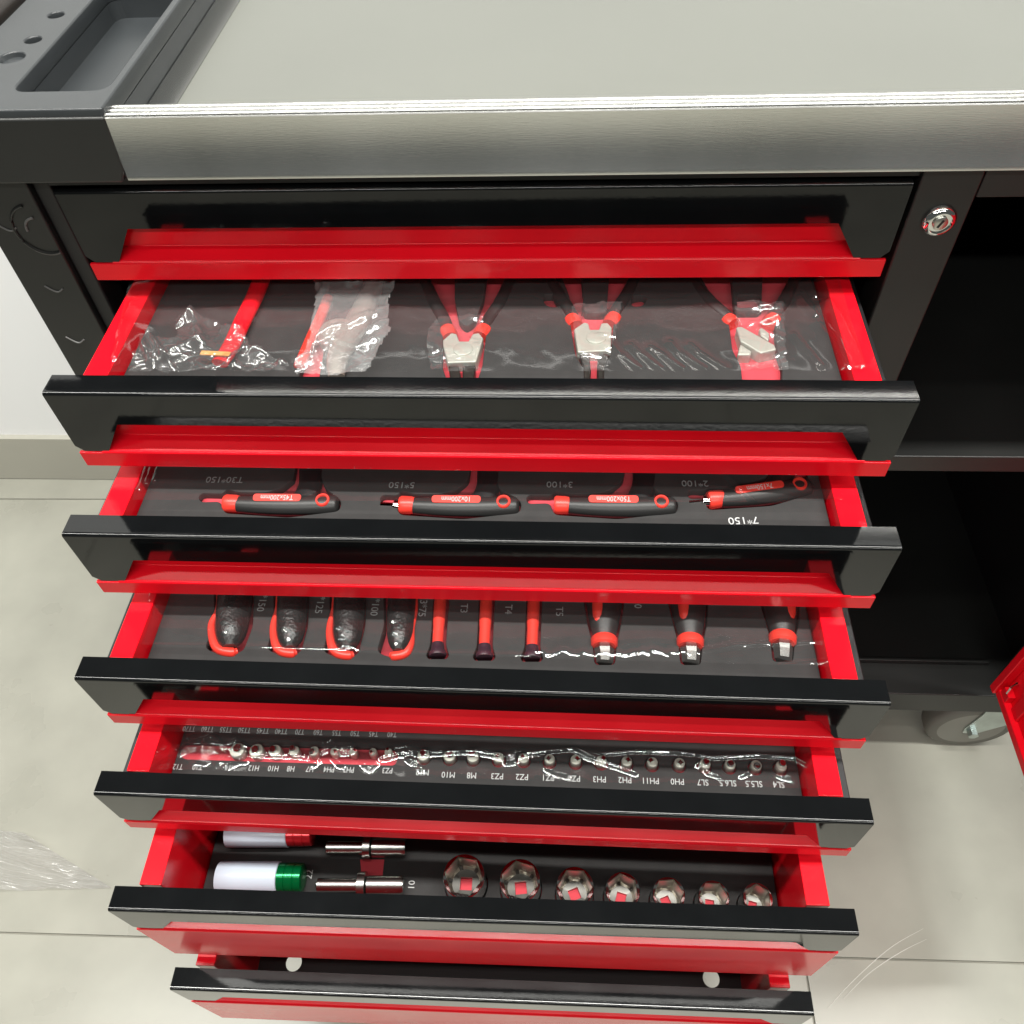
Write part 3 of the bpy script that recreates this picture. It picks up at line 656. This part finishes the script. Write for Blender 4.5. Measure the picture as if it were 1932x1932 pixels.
# ---------- drawer 5: bits
h5 = [rounded(F2(5, [(345, 1402), (744, 1412), (752, 1424), (746, 1444), (600, 1440), (345, 1432), (336, 1416)]), 0.004)]
left = [(398, 'T10', 0), (423, 'T8', 0), (450, 'H14', 1), (486, 'H12', 1), (521, 'H10', 1), (557, 'H8', 1), (594, 'H7', 1), (632, 'PH4', 1), (668, 'PH3', 1), (705, 'PZ4', 1), (734, 'PZ3', 1)]
right = [(800, 'M12'), (849, 'M10'), (893, 'M8'), (941, 'PZ3'), (988, 'PZ2'), (1037, 'PZ1'), (1086, 'PZ0'), (1134, 'PH3'), (1182, 'PH2'), (1230, 'PH11'), (1281, 'PH0'), (1329, 'SL7'), (1376, 'SL6.5'), (1425, 'SL5.5'), (1472, 'SL4')]
def rowv(u): return 1424 + (u - 800) * 0.030
for u, t in right:
    c = F(5, u, rowv(u) + 6); h5.append(circ(c.x, c.y, 0.0062, 18))
in5 = insert(5, h5, 'black foam insert with rows of screw bits under crinkled film', thick=0.0055)
bit_me = {}
def bit(u, v, r, hgt, label, grp, kind):
    p = F(5, u, v); rt = empty('screw_bit', (p.x, p.y, FZ[5] - 0.0060)); tag(rt, label, 'bit', grp)
    sq = R(random.uniform(-12, 12))
    o = MB().lathe([(r * 0.9, 0.0), (r, 0.001), (r, 0.0085 + hgt * 0.35), (r * 0.9, 0.0095 + hgt * 0.4), (0.0001, 0.0095 + hgt * 0.4)], 24).build('shank', 'plier_steel', rt, smooth=True)
    sides = {'H': 6, 'T': 6, 'P': 4, 'M': 12, 'S': 4}[kind]
    q = r * 0.62
    if kind == 'P': shp = lambda a: 1.0 - 0.42 * abs(math.sin(2 * a)) ** 0.7
    elif kind == 'S': shp = None
    else: shp = (lambda a, n=sides: math.cos(math.pi / n) / math.cos((a % (2 * math.pi / n)) - math.pi / n))
    MB().lathe([(q, 0.009), (q, 0.010 + hgt), (q * 0.8, 0.011 + hgt), (0.0001, 0.011 + hgt)], 24, shape=shp).build('tip', 'chrome', rt, smooth=True, rot=(R(random.uniform(-7, 7)), R(random.uniform(-7, 7)), sq))
for u, t, on in left:
    rr = {'H14': .0066, 'H12': .0062, 'H10': .0056, 'H8': .0046, 'H7': .0044}.get(t, .0034)
    if on: bit(u, 1419 + (u - 450) * 0.012, rr, 0.003, f'short steel bit above the {t} marking on the red strip', 'bits standing in the red foam strip', t[0])
for u, t in right:
    bit(u, rowv(u) + 5, 0.0052 if t[0] == 'M' else 0.0046, 0.004, f'short steel bit standing beside the {t} marking in black foam', 'bits standing in the black foam', t[0])
    word(5, in5, t, u - 3, rowv(u) + 33 + (3 if u > 800 else 0), 0.0074, math.pi, sx=0.9)
for u, t in [(338, 'T12'), (375, 'T10'), (437, 'H14'), (481, 'H12'), (518, 'H10'), (551, 'H8'), (587, 'H7'), (623, 'PH4'), (660, 'PH3'), (698, 'PZ4'), (733, 'PZ3')]:
    word(5, in5, t, u - 2, 1449 + (u - 480) * 0.018, 0.0070, math.pi, sx=0.8)
for k, t in enumerate(['TT70', 'TT60', 'TT55', 'TT50', 'TT45', 'TT40', 'T70', 'T60', 'T55', 'T50', 'T45', 'T40']):
    word(5, in5, t, 357 + 34.8 * k, 1375 + 0.95 * k, 0.0072, math.pi, 'print_grey', sx=0.72)

# ---------- drawer 6: sockets
soc = [(875, 1652, 40), (981, 1660, 39), (1085, 1672, 36), (1175, 1679, 33), (1262, 1686, 31), (1347, 1691, 29.5), (1430, 1694, 28)]
h6 = []
SH = 0.030
cen6 = []
for u, v, r in soc:
    top = onz(u, v, FZ[6] + SH); rad = (onz(u + r, v, FZ[6] + SH) - top).length
    cen6.append((top.x, top.y, rad)); h6.append(circ(top.x, top.y, rad * 1.05, 28))
in6 = insert(6, h6, 'black foam insert in the deep drawer holding chrome sockets', thick=0.016)
socket_lab = ['largest chrome hex socket in the row, beside the small 10 adaptor', 'second largest chrome hex socket, next to the largest', 'chrome hex socket third down in size, two from the largest', 'middle-sized chrome hex socket, fourth of the seven in the row', 'chrome hex socket between the middle-sized one and the two smallest', 'second smallest chrome hex socket of the row', 'smallest chrome hex socket, next to the red drawer wall']
def hexs(a): return math.cos(math.pi / 6) / math.cos((a % (math.pi / 3)) - math.pi / 6) / math.cos(math.pi / 6)
def sqs(a): return 1.0 / max(abs(math.cos(a)), abs(math.sin(a)))
for k, (x, y, r) in enumerate(cen6):
    rt = empty('socket', (x, y, FZ[6] - 0.0158)); tag(rt, socket_lab[k], 'socket', 'chrome sockets standing in a row')
    H = SH + 0.0158; seg = 48; m = MB(); rings = []
    ph = R(7.5 * random.randint(0, 7)); pq = R(7.5 * random.randint(-4, 4))
    def ring(rad, z, f=None, rot=0.0): return [Vector((rad * (f(a - rot) if f else 1) * math.cos(a), rad * (f(a - rot) if f else 1) * math.sin(a), z)) for a in [2 * math.pi * j / seg for j in range(seg)]]
    ri = r * 0.775
    L_ = [ring(r, 0), ring(r, H - 0.0016), ring(r * 0.985, H - 0.0005), ring(r * 0.965, H), ring(ri * 1.035, H, hexs, ph), ring(ri * 1.0, H - 0.0009, hexs, ph), ring(ri * 0.985, H - 0.0035, hexs, ph), ring(ri * 0.98, H - 0.024, hexs, ph), ring(ri * 0.86, H - 0.026), ring(r * 0.29, H - 0.0265, sqs, pq), ring(r * 0.29, 0.004, sqs, pq)]
    vs_ = [v for q in L_ for v in q]
    fs = [(i * seg + j, i * seg + (j + 1) % seg, (i + 1) * seg + (j + 1) % seg, (i + 1) * seg + j) for i in range(len(L_) - 1) for j in range(seg)]
    m.add(vs_, fs); o = m.build('body', 'chrome', rt, smooth=True); o.data.materials.append(MATS['socket_inner']); o.data.materials.append(MATS['shaded_steel'])
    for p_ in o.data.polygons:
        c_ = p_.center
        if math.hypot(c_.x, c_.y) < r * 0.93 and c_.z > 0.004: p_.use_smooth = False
        if c_.z < H - 0.0006 and math.hypot(c_.x, c_.y) < r * 0.93: p_.material_index = 2 if abs(p_.normal.z) > 0.8 and c_.z < H - 0.01 else 1  # shade at the socket bottom is put into its colour
    MB().lathe([(0.0001, 0.0), (r * 0.28, 0.0), (r * 0.28, H - 0.030), (0.0001, H - 0.030)], 48, Matrix.Rotation(pq, 4, 'Z'), sqs).build('drive_plug', 'foam_red', rt)
# impact sockets with white sleeves
def sleeve(u0, u1, v, r, m2, label, back=False):
    a = onz(u0, v, FZ[6] + r * 0.9); b = onz(u1, v, FZ[6] + r * 0.9); ln = (b - a).length
    an = math.atan2(b.y - a.y, b.x - a.x)
    rt = empty('socket', (a.x, a.y, FZ[6] + r * 0.93), an); tag(rt, label, 'socket', 'sockets with coloured sleeves lying on their side')
    mt = Matrix.Rotation(R(90), 4, 'Y'); f = 0.72
    MB().lathe([(r * 0.8, 0), (r * 0.97, 0.0008), (r, 0.002), (r, ln * f - 0.0005), (r * 0.96, ln * f), (r * 0.5, ln * f)], 40, mt).build('sleeve', 'sleeve_white', rt, smooth=True)
    MB().lathe([(r * 0.8, ln * f - 0.001), (r * 0.93, ln * f), (r * 0.93, ln * 0.80), (r * 0.88, ln * 0.805), (r * 0.88, ln * 0.815), (r * 0.93, ln * 0.82), (r * 0.93, ln * 0.90), (r * 0.88, ln * 0.905), (r * 0.88, ln * 0.915), (r * 0.92, ln * 0.92), (r * 0.90, ln * 0.99), (r * 0.8, ln), (r * 0.5, ln)], 40, mt).build('drive_end', m2, rt, smooth=True)
sleeve(412, 573, 1656, 0.0142, 'sleeve_green', 'white sleeved socket with shiny green end beside the 22 marking')
sleeve(430, 592, 1570, 0.0142, 'sleeve_red', 'white sleeved socket with red end, half hidden under the drawer above')
# adaptors / extension bits
def adaptor(u0, u1, v, label):
    a = onz(u0, v, FZ[6] + 0.008); b = onz(u1, v, FZ[6] + 0.008); ln = (b - a).length; an = math.atan2(b.y - a.y, b.x - a.x)
    rt = empty('adaptor', (a.x, a.y, FZ[6] + 0.0085), an); tag(rt, label, 'adaptor', 'chrome adaptors lying on the foam')
    mt = Matrix.Rotation(R(90), 4, 'Y')
    MB().lathe([(0.0050, 0), (0.0062, 0.001), (0.0062, ln * 0.47), (0.006, ln * 0.475)], 24, mt).build('shank', 'steel_bead', rt, smooth=True)
    MB().lathe([(0.0080, ln * 0.475), (0.0118, ln * 0.48), (0.0118, ln * 0.565), (0.0080, ln * 0.57)], 28, mt).build('ring', 'steel_bead', rt, smooth=True)
    MB().lathe([(0.007, ln * 0.58), (0.0085, ln * 0.585), (0.0085, ln * 0.97), (0.0075, ln), (0.004, ln)], 28, mt).build('barrel', 'steel_bead', rt, smooth=True)
adaptor(598, 762, 1670, 'chrome bit adaptor with collar beside the 10 marking')
adaptor(616, 766, 1600, 'chrome bit adaptor with collar in the shade behind the other')
q = [F(6, u, v) for u, v in ((680, 1622), (725, 1622), (722, 1652), (682, 1652))]
MB().prism([(p.x, p.y) for p in q], 0.0002, 0.0006).build('red_slot', 'foam_red', in6)
word(6, in6, '22', 584, 1650, 0.0088, R(90)); word(6, in6, '10', 777, 1670, 0.0085, R(90))

# ================================================================== CLEAR FILM
def film(name, i, uv, lift, res, amp, creases, label, group, mname='clear_film', seed=0, dip=True, extra=None):
    """wrinkled clear film over an insert; uv = four photo corners on the foam plane (back-left, back-right, front-right, front-left)"""
    c = [F(i, u, v) for u, v in uv]
    nx = int((c[1] - c[0]).length / res); ny = int((c[3] - c[0]).length / res)
    cr = [[F(i, u, v) for u, v in line] for (line, a, wd) in creases]
    V = []; Fc = []
    z0 = FZ[i] + lift
    for j in range(ny + 1):
        t = j / ny
        for k in range(nx + 1):
            s = k / nx
            p = (c[0] * (1 - s) + c[1] * s) * (1 - t) + (c[3] * (1 - s) + c[2] * s) * t
            x, y = p.x, p.y
            n1 = noise.noise(Vector((x * 26 + seed, y * 40, seed)))
            n2 = noise.noise(Vector((x * 90 + y * 60 + seed, y * 90, seed + 3)))
            z = amp * (0.9 * n1 + 0.10 * n2)
            for line, (pl_, a, wd) in zip(cr, creases):
                best = 9
                for q in range(len(line) - 1):
                    ax, ay = line[q].x, line[q].y; bx, by = line[q + 1].x, line[q + 1].y
                    dx, dy = bx - ax, by - ay; L2 = dx * dx + dy * dy + 1e-12
                    tt = max(0, min(1, ((x - ax) * dx + (y - ay) * dy) / L2))
                    d = math.hypot(x - ax - dx * tt, y - ay - dy * tt)
                    if d < best: best = d
                if best < wd * 4: z += a * math.exp(-(best / wd) ** 1.3)
            if extra: z += extra(x, y)
            V.append((x, y, z0 + z))
    for j in range(ny):
        for k in range(nx):
            a = j * (nx + 1) + k; Fc.append((a, a + 1, a + nx + 2, a + nx + 1))
    me = bpy.data.meshes.new(name); me.from_pydata(V, [], Fc); me.update()
    o = link(name, me, mname, smooth=True)
    return tag(o, label, 'plastic film', group)
rng = random.Random(4)
c2 = [([(1150 + 37 * k, 676 + 5 * (k % 3)), (1166 + 37 * k, 696), (1200 + 40 * k, 724)], 0.0022, 0.0034) for k in range(5)]
c2 += [([(1530, 640), (1556, 672), (1590, 722)], 0.0032, 0.0036), ([(1555, 600), (1580, 640), (1602, 690), (1616, 724)], 0.0042, 0.0042), ([(1500, 590), (1528, 628)], 0.003, 0.002), ([(1505, 575), (1540, 640)], 0.002, 0.002), ([(1490, 660), (1540, 720)], 0.002, 0.0025), ([(1515, 560), (1530, 590)], 0.003, 0.002)]
c2 += [([(250, 640), (232, 705)], 0.004, 0.003), ([(262, 600), (240, 660)], 0.003, 0.003)]
film('shrink_film', 2, [(268, 500), (1560, 500), (1622, 728), (222, 728)], 0.0145, 0.0012, 0.0010, c2, 'clear shrink film stretched over the pliers insert', 'clear films over the foam inserts', seed=1)
c3 = [([(1365, 918), (1400, 950), (1430, 985)], 0.0030, 0.0022), ([(1425, 985), (1500, 976), (1578, 966)], 0.0042, 0.0024), ([(1140, 962), (1165, 985)], 0.002, 0.002), ([(290, 895), (275, 940)], 0.002, 0.0016), ([(300, 895), (288, 930)], 0.002, 0.0016), ([(312, 895), (303, 925)], 0.002, 0.0016), ([(560, 960), (600, 945)], 0.001, 0.002)]
film('shrink_film', 3, [(278, 875), (1560, 890), (1582, 968), (262, 962)], 0.0125, 0.0013, 0.0007, c3, 'clear shrink film lying over the hex key handles', 'clear films over the foam inserts', seed=5)
wav = []
u = 1010
while u < 1330:
    wav.append((u, 1248 + rng.uniform(-6, 5))); u += rng.uniform(6, 13)
c4 = [([(300, 1236), (500, 1238), (640, 1240), (672, 1236), (690, 1246), (800, 1252), (1000, 1254)], 0.0012, 0.0016), (wav, 0.0012, 0.0015), ([(1330, 1244), (1380, 1234), (1560, 1226)], 0.0009, 0.0015), ([(1470, 1276), (1560, 1268), (1572, 1258)], 0.004, 0.0018),
      ([(310, 1120), (302, 1150)], 0.004, 0.003), ([(300, 1140), (294, 1165)], 0.004, 0.003)]
c4 += [([(x_ + 0, 1180 + dy_), (x_ + 14, 1188 + dy_), (x_ + 4, 1200 + dy_)], 0.0018, 0.0016) for x_, dy_ in ((425, -20), (432, 8), (540, 0), (548, 22), (645, 18), (652, 36), (745, 6), (748, 30))]
film('shrink_film', 4, [(300, 1100), (1530, 1120), (1575, 1276), (262, 1232)], 0.0145, 0.0013, 0.0008, c4, 'clear shrink film with a wavy seam over the screwdrivers', 'clear films over the foam inserts', seed=9)
c5 = []
main = [(345, 1418), (370, 1425), (410, 1418), (440, 1425), (480, 1432), (560, 1436), (596, 1440), (600, 1452)]
c5.append((main, 0.0024, 0.0022))
main2 = [(725, 1440), (760, 1432), (830, 1430), (900, 1428), (940, 1434), (1000, 1432), (1050, 1428), (1085, 1424), (1100, 1434), (1150, 1452), (1196, 1470)]
c5.append((main2, 0.0024, 0.0022))
c5.append(([(1086, 1428), (1130, 1434), (1200, 1428), (1280, 1430), (1340, 1440), (1420, 1436), (1490, 1440), (1530, 1462)], 0.0024, 0.0022))
for k in range(26):
    u0 = rng.choice([rng.uniform(340, 470), rng.uniform(600, 760), rng.uniform(780, 1100), rng.uniform(1250, 1500)])
    v0 = 1408 + (u0 - 340) * 0.028 + rng.uniform(0, 40); pts = [(u0, v0)]
    for s in range(rng.randint(2, 4)):
        u0 += rng.uniform(-18, 24); v0 += rng.uniform(-12, 12); pts.append((u0, v0))
    c5.append((pts, rng.uniform(0.0016, 0.0030), 0.0019))
film('shrink_film', 5, [(335, 1362), (1515, 1395), (1535, 1500), (325, 1462)], 0.0135, 0.0010, 0.0014, c5, 'heavily crinkled glossy film over the rows of bits', 'clear films over the foam inserts', seed=13)

def bag(i, poly, z0, amp, label, seed, res=0.0013, ncr=30, aim=None, m='bag_film'):
    """crumpled clear bag: outline in photo points on the foam plane; soft swell plus many straight sharp creases"""
    P = [F(i, u, v) for u, v in poly]; xs_ = [p.x for p in P]; ys_ = [p.y for p in P]
    rg = random.Random(int(seed * 10))
    def inside(x, y):
        r = False; n = len(P); j = n - 1
        for k in range(n):
            if (P[k].y > y) != (P[j].y > y) and x < (P[j].x - P[k].x) * (y - P[k].y) / (P[j].y - P[k].y) + P[k].x: r = not r
            j = k
        return r
    nx = int((max(xs_) - min(xs_)) / res) + 1; ny = int((max(ys_) - min(ys_)) / res) + 1
    cr = []
    for q in range(ncr):                          # creases: half-planes folded along a random line
        a = rg.uniform(0, math.pi) if aim is None else aim + rg.gauss(0, 0.45)
        ox = rg.uniform(min(xs_), max(xs_)); oy = rg.uniform(min(ys_), max(ys_))
        cr.append((ox, oy, -math.sin(a), math.cos(a), math.cos(a), math.sin(a), rg.uniform(0.008, 0.034), rg.uniform(0.0025, 0.008), rg.uniform(-0.6, 1.1)))
    idx = {}; V = []; Fc = []
    for j in range(ny + 1):
        for k in range(nx + 1):
            x = min(xs_) + k * res; y = min(ys_) + j * res
            e = Vector((x * 320, y * 320, seed))
            if inside(x + 0.002 * noise.noise(e * 0.5), y + 0.002 * noise.noise(e * 0.5 + Vector((9, 9, 9)))):
                z = 0.28 * noise.noise(Vector((x * 38, y * 38, seed))) + 0.05 * noise.noise(e * 0.7)
                for ox, oy, nx_, ny_, tx, ty, ln, wd, hh in cr:
                    d = abs((x - ox) * nx_ + (y - oy) * ny_); t = abs((x - ox) * tx + (y - oy) * ty)
                    if d < wd and t < ln: z += hh * 0.42 * (1 - d / wd) * (1 - (t / ln) ** 2)
                idx[(j, k)] = len(V); V.append((x, y, FZ[i] + z0 + amp * max(-0.55, z)))
    for (j, k), a in idx.items():
        if all(q in idx for q in ((j, k + 1), (j + 1, k + 1), (j + 1, k))): Fc.append((a, idx[(j, k + 1)], idx[(j + 1, k + 1)], idx[(j + 1, k)]))
    me = bpy.data.meshes.new('plastic_bag'); me.from_pydata(V, [], Fc); me.update()
    o = link('plastic_bag', me, m, smooth=True); return tag(o, label, 'plastic bag', 'clear plastic bags over the tools')
bag(2, [(252, 728), (262, 690), (290, 656), (345, 668), (340, 628), (372, 604), (385, 620), (420, 630), (448, 650), (478, 660), (482, 682), (500, 690), (540, 705), (560, 728)], 0.014, 0.016, 'crumpled clear bag around the end of the red handle', 2.0, ncr=60)
bag(2, [(596, 500), (772, 500), (745, 585), (738, 620), (744, 645), (722, 690), (700, 728), (560, 728), (590, 660), (600, 590)], 0.013, 0.013, 'long crinkled bag wrapped around the locking pliers', 7.0, ncr=60, aim=R(60), m='bag_milky')
bag(2, [(832, 625), (918, 622), (910, 690), (890, 726), (815, 726), (808, 650)], 0.0155, 0.006, 'small clear bag over the combination pliers jaws', 11.0)
bag(2, [(1078, 602), (1172, 600), (1160, 668), (1142, 728), (1104, 728), (1080, 668)], 0.0155, 0.006, 'small clear bag over the long nose pliers jaws', 15.0)
bag(2, [(1378, 602), (1470, 600), (1478, 728), (1398, 728), (1382, 668)], 0.0155, 0.006, 'small clear bag over the cutting pliers jaws', 19.0)

# crumpled pale surface imitating soft glare on the floor
def veil(pts, label, seed, amp=0.012, wsc=18):
    P = [onz(u, v, 0.002) for u, v in pts]
    n = 60; m = MB(); V = []; Fc = []
    for j in range(n + 1):
        for k in range(n + 1):
            s, t = k / n, j / n
            p = (P[0] * (1 - s) + P[1] * s) * (1 - t) + (P[3] * (1 - s) + P[2] * s) * t
            q = Vector((s * 2.2, (t - 0.5 * s) * 9, seed)); z = amp * abs(noise.noise(q)) + amp * 0.4 * abs(noise.noise(q * 2.7))
            V.append((p.x, p.y, 0.001 + z))
    for j in range(n):
        for k in range(n): a = j * (n + 1) + k; Fc.append((a, a + 1, a + n + 2, a + n + 1))
    me = bpy.data.meshes.new('glare_veil'); me.from_pydata(V, [], Fc); me.update()
    return tag(link('glare_veil', me, 'bag_film', smooth=True), label, 'plastic film', 'surfaces imitating glare on the floor')
o = veil([(-60, 1560), (45, 1572), (212, 1676), (-60, 1684)], 'glare-imitating crumpled scrap on the floor beside the socket drawer', 3.0, 0.014)
o.data.materials.clear(); o.data.materials.append(MATS['bag_milky'])  # milky haze whitens it like glare
for k, (pts, lb_) in enumerate(((((1742, 1752), (1680, 1788), (1610, 1850), (1562, 1902)), 'long thin pale glare-imitating strand curving over the floor joint'), (((1748, 1772), (1700, 1796), (1640, 1836), (1592, 1884)), 'shorter thin pale glare-imitating strand beside the longer strand'))):  # added thin tubes imitate soft streaks of glare on the floor
    P_ = [onz(u, v, 0.0006) for u, v in pts]
    tag(MB().tube(spline(P_, 8), [0.0002 + 0.0004 * math.sin(math.pi * j / 24) for j in range(25)], 6, 0.5).build('glare_streak', 'streak', smooth=True), lb_, 'glare streak', 'streaks imitating glare on the floor')
